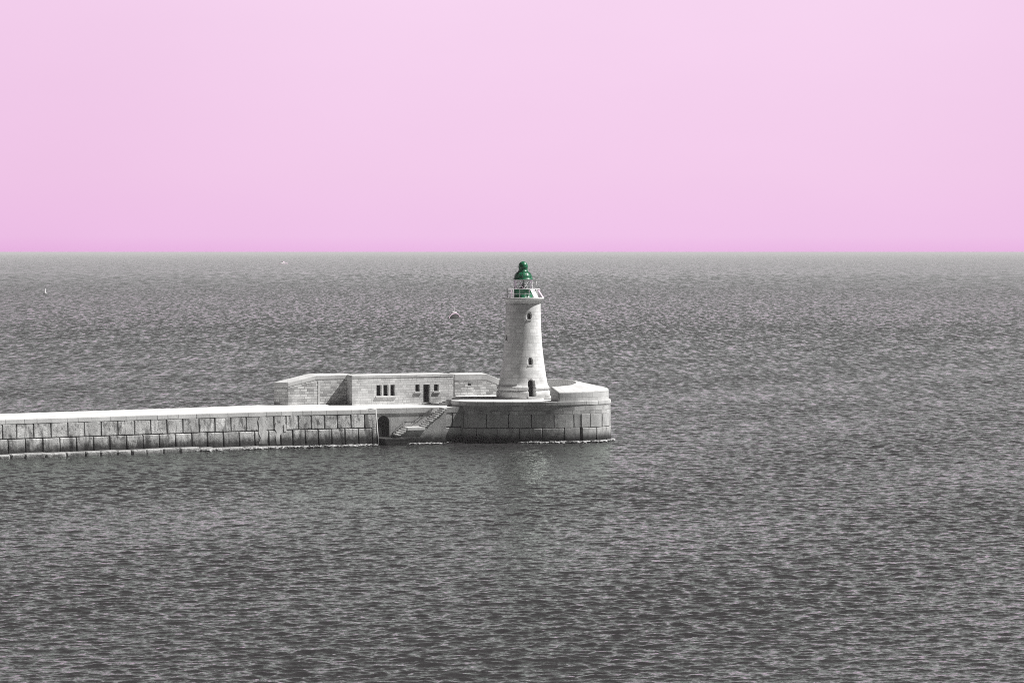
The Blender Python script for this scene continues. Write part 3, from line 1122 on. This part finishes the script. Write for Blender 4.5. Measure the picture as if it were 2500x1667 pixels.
mb = MB(); wing(mb, DECK - 0.1, 0.62)
part(mb, 'wall', M['rubble'], ww, bevel=0.12)
mb = MB(); wing(mb, 0, 0.615, 0.006, True)
part(mb, 'coping', M['smooth'], ww, bevel=0.12)
mb = MB()
mb.box(-0.03, 1.0, -0.045, 0.0, DECK + 0.02, DECK + 1.55, 0.5, Matrix.Translation((W0.x, W0.y, 0)) @ Matrix.Rotation(math.atan2(vt_.y, vt_.x), 4, 'Z'))
q_ = W0 + vt_ * 4.05
mb2 = MB()
mb2.box(-0.12, 0.12, -0.05, 0.0, DECK + 0.02, 7.15, 0.7, Matrix.Translation((q_.x, q_.y, 0)) @ Matrix.Rotation(math.atan2(vt_.y, vt_.x), 4, 'Z'))
part(mb2, 'pilaster', M['smooth'], ww)

# ------------------------------------------------------------------ guardhouse
H0, H1 = Vector((-19.35, 396.75)), Vector((-7.2, 402.9))
ht = (H1 - H0).normalized()
hn = Vector((ht.y, -ht.x))
HL = (H1 - H0).length
house_path = Path([H0, H1])
gh = thing('guardhouse', 'flat-roofed stone guardhouse with a dark door and five small dark windows', 'building', (H0.x, H0.y, 0), math.atan2(ht.y, ht.x))


def hrect(px0, px1, py0, py1):
    a, b = house_path.hit(px0), house_path.hit(px1)
    ym = house_path.at((a + b) / 2)[0].y
    return a, b, Z(py1, ym), Z(py0, ym)


wins = [hrect(919.0, 931.5, 939.7, 966.6), hrect(936, 948.2, 939.7, 966.6), hrect(953.2, 964.8, 939.7, 966.6),
        hrect(1014, 1026, 938.6, 955.6), hrect(1059.7, 1071.8, 938.0, 955.0)]
door = hrect(1033.5, 1050.5, 938.6, 984.4)
door = (door[0], door[1], DECK + 0.14, door[3])
for i in (0, 1, 2):
    wins[i] = (wins[i][0], wins[i][1], wins[0][2], wins[0][3])
RZ = 7.5
ops = wins + [door]
xs = sorted({0.0, HL} | {v for w_ in ops for v in w_[:2]})
zs = sorted({DECK - 0.1, RZ} | {v for w_ in ops for v in w_[2:]})
wl = MB()
REC = 0.5
for i in range(len(xs) - 1):
    for j in range(len(zs) - 1):
        cx, cz = (xs[i] + xs[i + 1]) / 2, (zs[j] + zs[j + 1]) / 2
        if any(w_[0] < cx < w_[1] and w_[2] < cz < w_[3] for w_ in ops):
            continue
        q = [(xs[i], zs[j]), (xs[i + 1], zs[j]), (xs[i + 1], zs[j + 1]), (xs[i], zs[j + 1])]
        wl.poly([(x, 0, z_) for x, z_ in q], q)
for (a, b, za, zb) in ops:
    wl.poly([(a, 0, za), (a, 0, zb), (a, REC, zb), (a, REC, za)], tone=0.8)
    wl.poly([(b, 0, zb), (b, 0, za), (b, REC, za), (b, REC, zb)], tone=0.8)
    wl.poly([(a, 0, zb), (b, 0, zb), (b, REC, zb), (a, REC, zb)])
    wl.poly([(b, 0, za), (a, 0, za), (a, REC, za), (b, REC, za)], tone=0.8)
DP = 4.9
LB = 1.25                                             # the left end wall is splayed
wl.poly([(LB, DP, DECK - .1), (0, 0, DECK - .1), (0, 0, RZ), (LB, DP, RZ)], [(DP, DECK), (0, DECK), (0, RZ), (DP, RZ)])
wl.poly([(HL, 0, DECK - .1), (HL, DP, DECK - .1), (HL, DP, RZ), (HL, 0, RZ)], [(0, DECK), (DP, DECK), (DP, RZ), (0, RZ)])
wl.poly([(HL, DP, DECK - .1), (LB, DP, DECK - .1), (LB, DP, RZ), (HL, DP, RZ)], [(0, DECK), (HL, DECK), (HL, RZ), (0, RZ)])
wl.build('wall', M['ashlar'], gh)
rf = MB()
rf.prism([(-0.05, -0.055), (HL + 0.05, -0.055), (HL + 0.05, DP + 0.05), (LB - 0.05, DP + 0.05)], RZ + 0.002, RZ + 0.16)
rf.prism([(-0.02, -0.03), (HL + 0.02, -0.03), (HL + 0.02, DP + 0.03), (LB, DP + 0.03)], RZ + 0.162, RZ + 0.33)
rf.build('roof', M['parapet'], gh, bevel=0.07)
for k, (a, b, za, zb) in enumerate(wins):
    w_ = MB()
    w_.box(a - 0.02, b + 0.02, REC - 0.02, REC + 0.05, za - 0.02, zb + 0.02)
    wo_ = w_.build('window', M['dark'], gh)
    f_ = MB()
    f_.box(a, a + 0.05, REC - 0.07, REC - 0.022, za, zb)
    f_.box(b - 0.05, b, REC - 0.07, REC - 0.022, za, zb)
    f_.box(a + 0.052, b - 0.052, REC - 0.07, REC - 0.022, zb - 0.05, zb)
    f_.build('window_frame', M['frame'], gh).parent = wo_
for (a, b, zz) in ((wins[0][0] - 0.14, wins[2][1] + 0.14, wins[0][2]), (wins[3][0] - 0.12, wins[3][1] + 0.14, wins[3][2]), (wins[4][0] - 0.12, wins[4][1] + 0.14, wins[4][2])):
    s_ = MB()
    s_.box(a, b, -0.15, REC - 0.08, zz - 0.2, zz + 0.003)
    s_.build('window_sill', M['sill'], gh, bevel=0.02)
for i in (0, 1):
    m_ = MB()
    m_.box(wins[i][1] + 0.03, wins[i + 1][0] - 0.03, -0.02, 0.05, wins[0][2] + 0.006, wins[0][3])
    m_.build('mullion', M['sill'], gh)
d_ = MB()
d_.box(door[0] + 0.01, door[1] - 0.01, REC - 0.06, REC + 0.02, door[2] + 0.004, door[3] - 0.01)
d_.box(door[0] + 0.1, (door[0] + door[1]) / 2 - 0.03, REC - 0.075, REC - 0.062, door[2] + 0.15, door[3] - 0.12)
d_.box((door[0] + door[1]) / 2 + 0.03, door[1] - 0.1, REC - 0.075, REC - 0.062, door[2] + 0.15, door[3] - 0.12)
do = d_.build('door', M['door'], gh)
k_ = MB()
k_.box((door[0] + door[1]) / 2 - 0.03, (door[0] + door[1]) / 2 + 0.03, REC - 0.12, REC - 0.08, door[2] + 1.15, door[2] + 1.24)
k_.build('handle', M['steel'], gh).parent = do
s_ = MB()
s_.box(door[0] - 0.05, door[1] + 0.05, -0.12, REC - 0.08, DECK - 0.02, door[2] + 0.003)
s_.build('doorstep', M['sill'], gh)

# ------------------------------------------------------------------ lighthouse
lh = thing('lighthouse', 'tall round pale stone lighthouse with a green domed lantern and white gallery rail', 'lighthouse', (TX, TY, 0))


def az(deg, r, zz):
    """point around the tower: 0 = towards the camera, + = right"""
    return (r * math.sin(R(deg)), -r * math.cos(R(deg)), zz)


def dense(prof, dz=0.45):
    out = [prof[0]]
    for (r0, z0), (r1, z1) in zip(prof, prof[1:]):
        k = max(1, int((z1 - z0) / dz))
        out += [(r0 + (r1 - r0) * i / k, z0 + (z1 - z0) * i / k) for i in range(1, k + 1)]
    return out


shaft_pts = [(6.56, 3.02), (6.9, 2.94), (7.5, 2.84), (8.1, 2.74), (9.48, 2.53), (11.5, 2.31), (13.55, 2.19), (15.0, 2.15), (16.62, 2.13)]
shp = []
zz_ = [p[0] for p in shaft_pts]; rr_ = [p[1] for p in shaft_pts]
for zc in np.linspace(6.56, 16.62, 30):
    shp.append((float(np.interp(zc, zz_, rr_)), float(zc)))
base = [(3.27, TZ - 0.05), (3.27, 5.72), (3.25, 5.84), (3.16, 5.93), (3.06, 5.96), (3.05, 6.02), (3.12, 6.05), (3.19, 6.12), (3.22, 6.24), (3.19, 6.38), (3.11, 6.5), (3.03, 6.555)]
tw = MB()
tw.lathe(base + shp, 72, rref=2.6, a0=math.pi / 2)
two = tw.build('tower', M['tower'], lh)
me = two.data
# openings
def tow_cut(deg, w, z0, zs, r_in, r_out=4.2):
    d = Vector((math.sin(R(deg)), -math.cos(R(deg))))
    T = Vector((-d.y, d.x))
    return arch_cutter(d * r_in, T, d, w, z0, zs, r_out - r_in, 0.0)


WIN = [(19.5, 0.50, 14.62, 15.12), (20.0, 0.52, 9.10, 9.72), (-64.5, 0.45, 12.05, 12.55), (110.0, 0.5, 12.0, 12.5)]
rin = [1.72, 2.05, 1.85, 1.85]
bpy.context.view_layer.update()
cut(two, [tow_cut(a, w, z0, zs, ri) for (a, w, z0, zs), ri in zip(WIN, rin)] + [tow_cut(19.5, 0.92, 5.28, 6.86, 2.05)])
for (a, w, z0, zs), ri in zip(WIN, rin):
    d = Vector((math.sin(R(a)), -math.cos(R(a))))
    T = Vector((-d.y, d.x))
    c_ = arch_cutter(d * (ri + 0.04), T, d, w + 0.02, z0 - 0.01, zs, 0.02, 0.08)
    wo_ = c_.build('window', M['dark'], lh)
    f_ = MB()
    Mx = Matrix.Translation((d.x * (ri + 0.08), d.y * (ri + 0.08), 0)) @ Matrix.Rotation(math.atan2(T.y, T.x), 4, 'Z')
    f_.box(-0.02, 0.02, -0.018, 0.018, z0 + 0.02, zs + w / 2 - 0.01, M=Mx)
    f_.box(-w / 2, -0.022, -0.016, 0.016, zs - 0.02, zs + 0.02, M=Mx)
    f_.box(0.022, w / 2, -0.016, 0.016, zs - 0.02, zs + 0.02, M=Mx)
    f_.build('window_frame', M['steel'], lh).parent = wo_
    s_ = MB()
    rs_ = float(np.interp(z0, zz_, rr_))
    Mx = Matrix.Translation((d.x * rs_, d.y * rs_, 0)) @ Matrix.Rotation(math.atan2(T.y, T.x), 4, 'Z')
    s_.box(-w / 2 - 0.05, w / 2 + 0.05, -0.06, 0.22, z0 - 0.13, z0 + 0.02, M=Mx)
    s_.build('window_sill', M['sill'], lh)
d = Vector((math.sin(R(19.5)), -math.cos(R(19.5)))); T = Vector((-d.y, d.x))
c_ = arch_cutter(d * 2.1, T, d, 0.94, 5.28, 6.86, 0.02, 0.06)
c_.build('door', M['door'], lh)
s_ = MB()
Mx = Matrix.Translation((d.x * 3.27, d.y * 3.27, 0)) @ Matrix.Rotation(math.atan2(T.y, T.x), 4, 'Z')
s_.box(-0.55, 0.55, -0.16, 1.0, TZ, 5.29, M=Mx)
s_.build('doorstep', M['sill'], lh)

cn = MB()
cn.lathe([(2.12, 16.60), (2.20, 16.62), (2.20, 16.74), (2.26, 16.80), (2.30, 16.90), (2.40, 17.0), (2.47, 17.04)], 72)
cn.build('cornice', M['tower'], lh)
gl_ = MB()
gl_.lathe([(2.45, 17.045), (2.56, 17.05), (2.56, 17.2), (2.50, 17.215)], 72)
gl_.build('gallery', M['sill'], lh)
rb = MB()
rb.ring((0, 0), 2.02, 18.30, 0.042)
rb.build('top_rail', M['white'], lh)
rb = MB()
rb.ring((0, 0), 2.02, 17.74, 0.026)
rb.build('middle_rail', M['white'], lh)
for k in range(11):
    a = -12 + k * 360 / 11
    p_ = MB()
    p_.tube(az(a, 2.02, 17.2), az(a, 2.02, 18.27), 0.027)
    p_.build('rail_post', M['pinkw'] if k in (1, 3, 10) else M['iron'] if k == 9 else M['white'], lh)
# lantern
mu = MB()
mu.lathe([(1.20, 17.2), (1.20, 17.28), (1.14, 17.30), (1.14, 18.2), (1.2, 18.22), (1.2, 18.30)], 48)
mu.build('lantern_base', M['green'], lh)
gz = MB()
gz.lathe([(1.09, 18.30), (1.09, 19.45)], 48, cap=False)
gz.build('lantern_glass', M['glass'], lh)
for k in range(5):
    lo_a, hi_a = 3 + 72 * k, 3 + 36 + 72 * k
    for (a, b) in ((lo_a, hi_a), (lo_a + 72, hi_a)):
        g_ = MB()
        pts = [az(a + (b - a) * i / 6, 1.12, 18.30 + 1.15 * i / 6) for i in range(7)]
        for p_, q_ in zip(pts, pts[1:]):
            g_.tube(p_, q_, 0.034, 6)
        mid = (a + b) / 2 % 360
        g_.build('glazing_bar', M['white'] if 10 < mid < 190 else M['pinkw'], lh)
ln = MB()
ln.lathe([(0.62, 18.3), (0.60, 18.36), (0.30, 18.52), (0.12, 18.58), (0.12, 18.7), (0.2, 18.74), (0.2, 18.86), (0.1, 18.9), (0.05, 19.2), (0.03, 19.43)], 24)
ln.build('lamp', M['steel'], lh)
dm = MB()
dm.lathe([(1.14, 19.45), (1.23, 19.455), (1.23, 19.52), (1.14, 19.55), (1.10, 19.66), (1.08, 19.78), (1.02, 19.95), (0.93, 20.10), (0.80, 20.25), (0.66, 20.36), (0.56, 20.42)], 48)
dmo = dm.build('lantern_dome', M['green'], lh)
rw = MB()
rw.ring((0, 0), 1.13, 19.42, 0.05)
rw.build('glazing_ring', M['white'], lh)
for k in range(12):
    r_ = MB()
    pr = [(1.135, 19.55), (1.10, 19.70), (1.075, 19.80), (1.02, 19.96), (0.935, 20.11), (0.80, 20.26), (0.66, 20.37), (0.57, 20.42)]
    for (r0, z0), (r1, z1) in zip(pr, pr[1:]):
        r_.tube(az(-3 + 30 * k, r0 + 0.008, z0), az(-3 + 30 * k, r1 + 0.008, z1), 0.022, 6)
    r_.build('dome_rib', M['dgreen'], lh).parent = dmo
vn = MB()
vn.lathe([(0.56, 20.40), (0.63, 20.44), (0.63, 20.50), (0.55, 20.53), (0.545, 20.7), (0.56, 20.86), (0.60, 20.95), (0.61, 21.0), (0.58, 21.03), (0.585, 21.12), (0.55, 21.26), (0.47, 21.42), (0.34, 21.55), (0.18, 21.63), (0.04, 21.655)], 40)
vn.build('ventilator', M['green'], lh)


def slab(a, r0, z0, r1, z1, w, th=0.05):
    d = Vector((math.sin(R(a)), -math.cos(R(a)), 0)); T = Vector((-d.y, d.x, 0))
    p0, p1 = d * r0 + Vector((0, 0, z0)), d * r1 + Vector((0, 0, z1))
    n_ = (p1 - p0).cross(T).normalized() * th
    m_ = MB()
    q = [p0 - T * w / 2, p0 + T * w / 2, p1 + T * w / 2, p1 - T * w / 2]
    b = m_.add(q + [v + n_ for v in q])
    for f in ((0, 1, 2, 3), (7, 6, 5, 4), (0, 4, 5, 1), (1, 5, 6, 2), (2, 6, 7, 3), (3, 7, 4, 0)):
        m_.face([b + i for i in f])
    return m_


slab(40, 1.72, 18.20, 2.44, 17.24, 0.66).build('inclined_panel', M['white'], lh)
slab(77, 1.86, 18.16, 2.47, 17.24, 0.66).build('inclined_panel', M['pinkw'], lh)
b_ = MB(); b_.tube(az(60, 1.87, 17.2), az(60, 1.87, 18.35), 0.03); b_.tube(az(60, 1.87, 18.35), az(60, 1.87, 19.22), 0.03)
b_.build('antenna', M['white'], lh)
b_ = MB(); b_.tube(az(70, 1.15, 19.5), az(70, 1.42, 19.53), 0.015); b_.lathe([(0.02, 19.5), (0.07, 19.53), (0.07, 19.57), (0.02, 19.6)], 10, az(70, 1.42, 0)[:2])
b_.build('bracket_lamp', M['white'], lh)
b_ = MB()
hp2 = [az(9 + 3.5 * math.sin(math.pi * i / 8) ** 1 * -1, 2.14, 17.22 + 0.62 * i / 8) for i in range(9)]
for p_, q_ in zip(hp2, hp2[1:]):
    b_.tube(p_, q_, 0.022, 6)
b_.build('hoop', M['white'], lh)

# ------------------------------------------------------------------ foam along the foot of the walls
def foam_strip(mb, path, s0, s1, o0, w, z0=0.10, amp=0.1):
    n = max(4, int((s1 - s0) / 0.16))
    rows_ = 9
    b = len(mb.v)
    for i in range(n + 1):
        s_ = s0 + (s1 - s0) * i / n
        ww_ = w * (0.55 + 0.45 * math.sin(s_ * 0.9 + 1.3 * math.sin(s_ * 0.37)) ** 2 + random.uniform(-0.1, 0.1))
        ed = min(1.0, (s_ - s0) / 1.5, (s1 - s_) / 1.5)
        for j in range(rows_):
            f = j / (rows_ - 1)
            mb.v.append(path.pt(s_ + random.uniform(-0.05, 0.05), o0 + ww_ * f, z0 + amp * 1.6 * math.sin(math.pi * min(1, f * 1.15)) * max(0, ed) + random.uniform(-0.05, 0.09) - 0.1 * f * f))
    for i in range(n):
        ed = min(1.0, i / 8, (n - i) / 8)
        for j in range(rows_ - 1):
            a = b + i * rows_ + j
            tone = 0.75 - 0.55 * (j / (rows_ - 2)) ** 2 - 0.4 * (1 - ed)
            mb.face((a, a + 1, a + rows_ + 1, a + rows_), None, tone)


fm = MB()
foam_strip(fm, quay_path, quay_path.hit(430), quay_path.len + 0.4, 0.75, 1.05, 0.12, 0.09)
tag(fm.build('foam', M['foam']), 'white wash of foam along the foot of the straight quay wall', 'foam', kind='stuff')
fm = MB()
foam_strip(fm, fwd_path, -0.5, 1.2, 0.1, 0.8, 0.10, 0.06)
stp = Path([A0 + an * (SW + 0.25) + at * 2.4, A0 + an * (SW + 0.25) + at * 8.2])
foam_strip(fm, stp, 0.2, 5.9, 0.0, 0.8, 0.10, 0.06)
tag(fm.build('foam', M['foam']), 'white foam at the foot of the stone steps', 'foam', kind='stuff')
fm = MB()
foam_strip(fm, head_path, head_path.hit(1265), min(head_path.len, head_path.hit(1488) + 2.5), 0.1, 1.0, 0.10, 0.08)
tag(fm.build('foam', M['foam']), 'white foam curling round the sunlit side of the mole head', 'foam', kind='stuff')

# ------------------------------------------------------------------ far floating things
by = thing('spar_buoy', 'slim pale navigation buoy standing on a dark float at far left', 'buoy', (X(110, 1754), 1754, 0))
b_ = MB(); b_.lathe([(0.6, -0.5), (1.15, -0.2), (1.2, 0.25), (0.95, 0.45), (0.4, 0.55)], 24); b_.build('float', M['hull'], by)
b_ = MB(); b_.lathe([(0.34, 0.5), (0.34, 1.2), (0.26, 1.25), (0.24, 3.1), (0.2, 3.15)], 16); b_.build('pillar', M['white'], by)
b_ = MB(); b_.tube((0, 0, 3.1), (0, 0, 3.8), 0.05); b_.lathe([(0.05, 3.75), (0.22, 3.85), (0.24, 4.1), (0.1, 4.3)], 12); b_.build('topmark', M['iron'], by)
b_ = MB(); b_.lathe([(0.1, 0.3), (0.36, 0.42), (0.40, 0.62), (0.28, 0.82), (0.06, 0.88)], 16, (0.78, -0.3)); b_.build('fender', M['white'], by)

mbuoy = thing('mooring_buoy', 'big domed buoy with a shell coloured dark as if shaded, rose rim and thin mast', 'buoy', (X(1107, 1126), 1126, 0), R(28))
b_ = MB()
n1, n2 = 24, 8
for i in range(n2 + 1):                                # leaning dome, cut off at the water
    f = i / n2 * math.pi / 2
    for k in range(n1):
        a = 2 * math.pi * k / n1
        b_.v.append((2.05 * math.cos(f) ** 0.9 * math.cos(a) + 0.25 * math.sin(f), 1.5 * math.cos(f) ** 0.9 * math.sin(a), -0.3 + 1.95 * math.sin(f)))
for i in range(n2):
    for k in range(n1):
        k2 = (k + 1) % n1
        b_.face((i * n1 + k, i * n1 + k2, (i + 1) * n1 + k2, (i + 1) * n1 + k), None, 0.5, True)
b_.build('shell', M['shell_shade'], mbuoy)
b_ = MB()
arc = [(2.10 * math.cos(a) + 0.25 * math.sin(a), -0.55 - 0.2 * math.sin(a), -0.3 + 1.99 * math.sin(a)) for a in np.linspace(R(16), R(172), 20)]
for p_, q_ in zip(arc, arc[1:]):
    b_.tube(p_, q_, 0.2, 8)
b_.build('rim_band', M['pinkw'], mbuoy)
b_ = MB(); b_.box(-0.65, 1.05, -0.6, 0.6, 1.92, 2.34); b_.build('platform', M['white'], mbuoy, bevel=0.05)
for dx_ in (-0.3, 0.3):
    b_ = MB(); b_.tube((0.2 + dx_, 0, 1.55), (0.2 + dx_, 0, 1.93), 0.06); b_.build('strut', M['iron'], mbuoy)
b_ = MB(); b_.tube((0.2, 0, 2.3), (0.2, 0, 3.75), 0.15, 8, 0.11); b_.build('mast', M['white'], mbuoy)

YB = 6080.0
bt = thing('motor_boat', 'tiny rose white motor boat near the horizon', 'boat', (X(691, YB), YB, 0), R(48))
bt.scale = (1.5, 1.2, 1.25)
b_ = MB()
secs = [(-7.2, 0.05, 1.75), (-5.5, 1.0, 1.6), (-3, 1.75, 1.4), (0, 2.05, 1.25), (4, 2.05, 1.15), (7.0, 1.85, 1.15)]
for x_, w_, h_ in secs:
    b_.v += [(x_, -w_, h_), (x_ + (0.5 if x_ < -5 else 0), -w_ * 0.8, 0.1), (x_ + (0.8 if x_ < -5 else 0), 0, -0.6), (x_ + (0.5 if x_ < -5 else 0), w_ * 0.8, 0.1), (x_, w_, h_)]
for i in range(len(secs) - 1):
    for j in range(4):
        a = i * 5 + j
        b_.face((a, a + 1, a + 6, a + 5))
    b_.face((i * 5, i * 5 + 5, i * 5 + 9, i * 5 + 4))
b_.face([25, 26, 27, 28, 29]); b_.face([4, 3, 2, 1, 0])
b_.build('hull', M['pinkw'], bt)
b_ = MB(); b_.box(-6.2, 6.9, -1.95, 1.95, -0.3, 0.32); b_.build('boot_stripe', M['hull'], bt)


def wedge(m_, x0, x1, x2, x3, w, z0, z1):
    b = m_.add([(x0, -w, z0), (x3, -w, z0), (x2, -w * .85, z1), (x1, -w * .85, z1), (x0, w, z0), (x3, w, z0), (x2, w * .85, z1), (x1, w * .85, z1)])
    for f in ((0, 1, 2, 3), (5, 4, 7, 6), (3, 2, 6, 7), (4, 0, 3, 7), (1, 5, 6, 2), (4, 5, 1, 0)):
        m_.face([b + i for i in f])


b_ = MB(); wedge(b_, -3.4, -1.6, 2.2, 2.9, 1.6, 1.25, 2.7); b_.build('cabin', M['white'], bt)
b_ = MB(); wedge(b_, -1.4, -0.6, 1.7, 2.1, 1.2, 2.71, 4.3); b_.build('flybridge', M['pinkw'], bt)
b_ = MB(); b_.box(-1.3, -0.4, -1.62, -1.45, 1.7, 2.5); b_.build('cabin_window', M['dark'], bt)
b_ = MB(); b_.box(0.5, 1.3, -1.62, -1.45, 1.7, 2.5); b_.build('cabin_window', M['dark'], bt)
b_ = MB(); b_.box(3.4, 6.6, -1.9, 1.9, 1.2, 2.0); b_.build('aft_rail', M['pinkw'], bt)

bpy.context.view_layer.update()
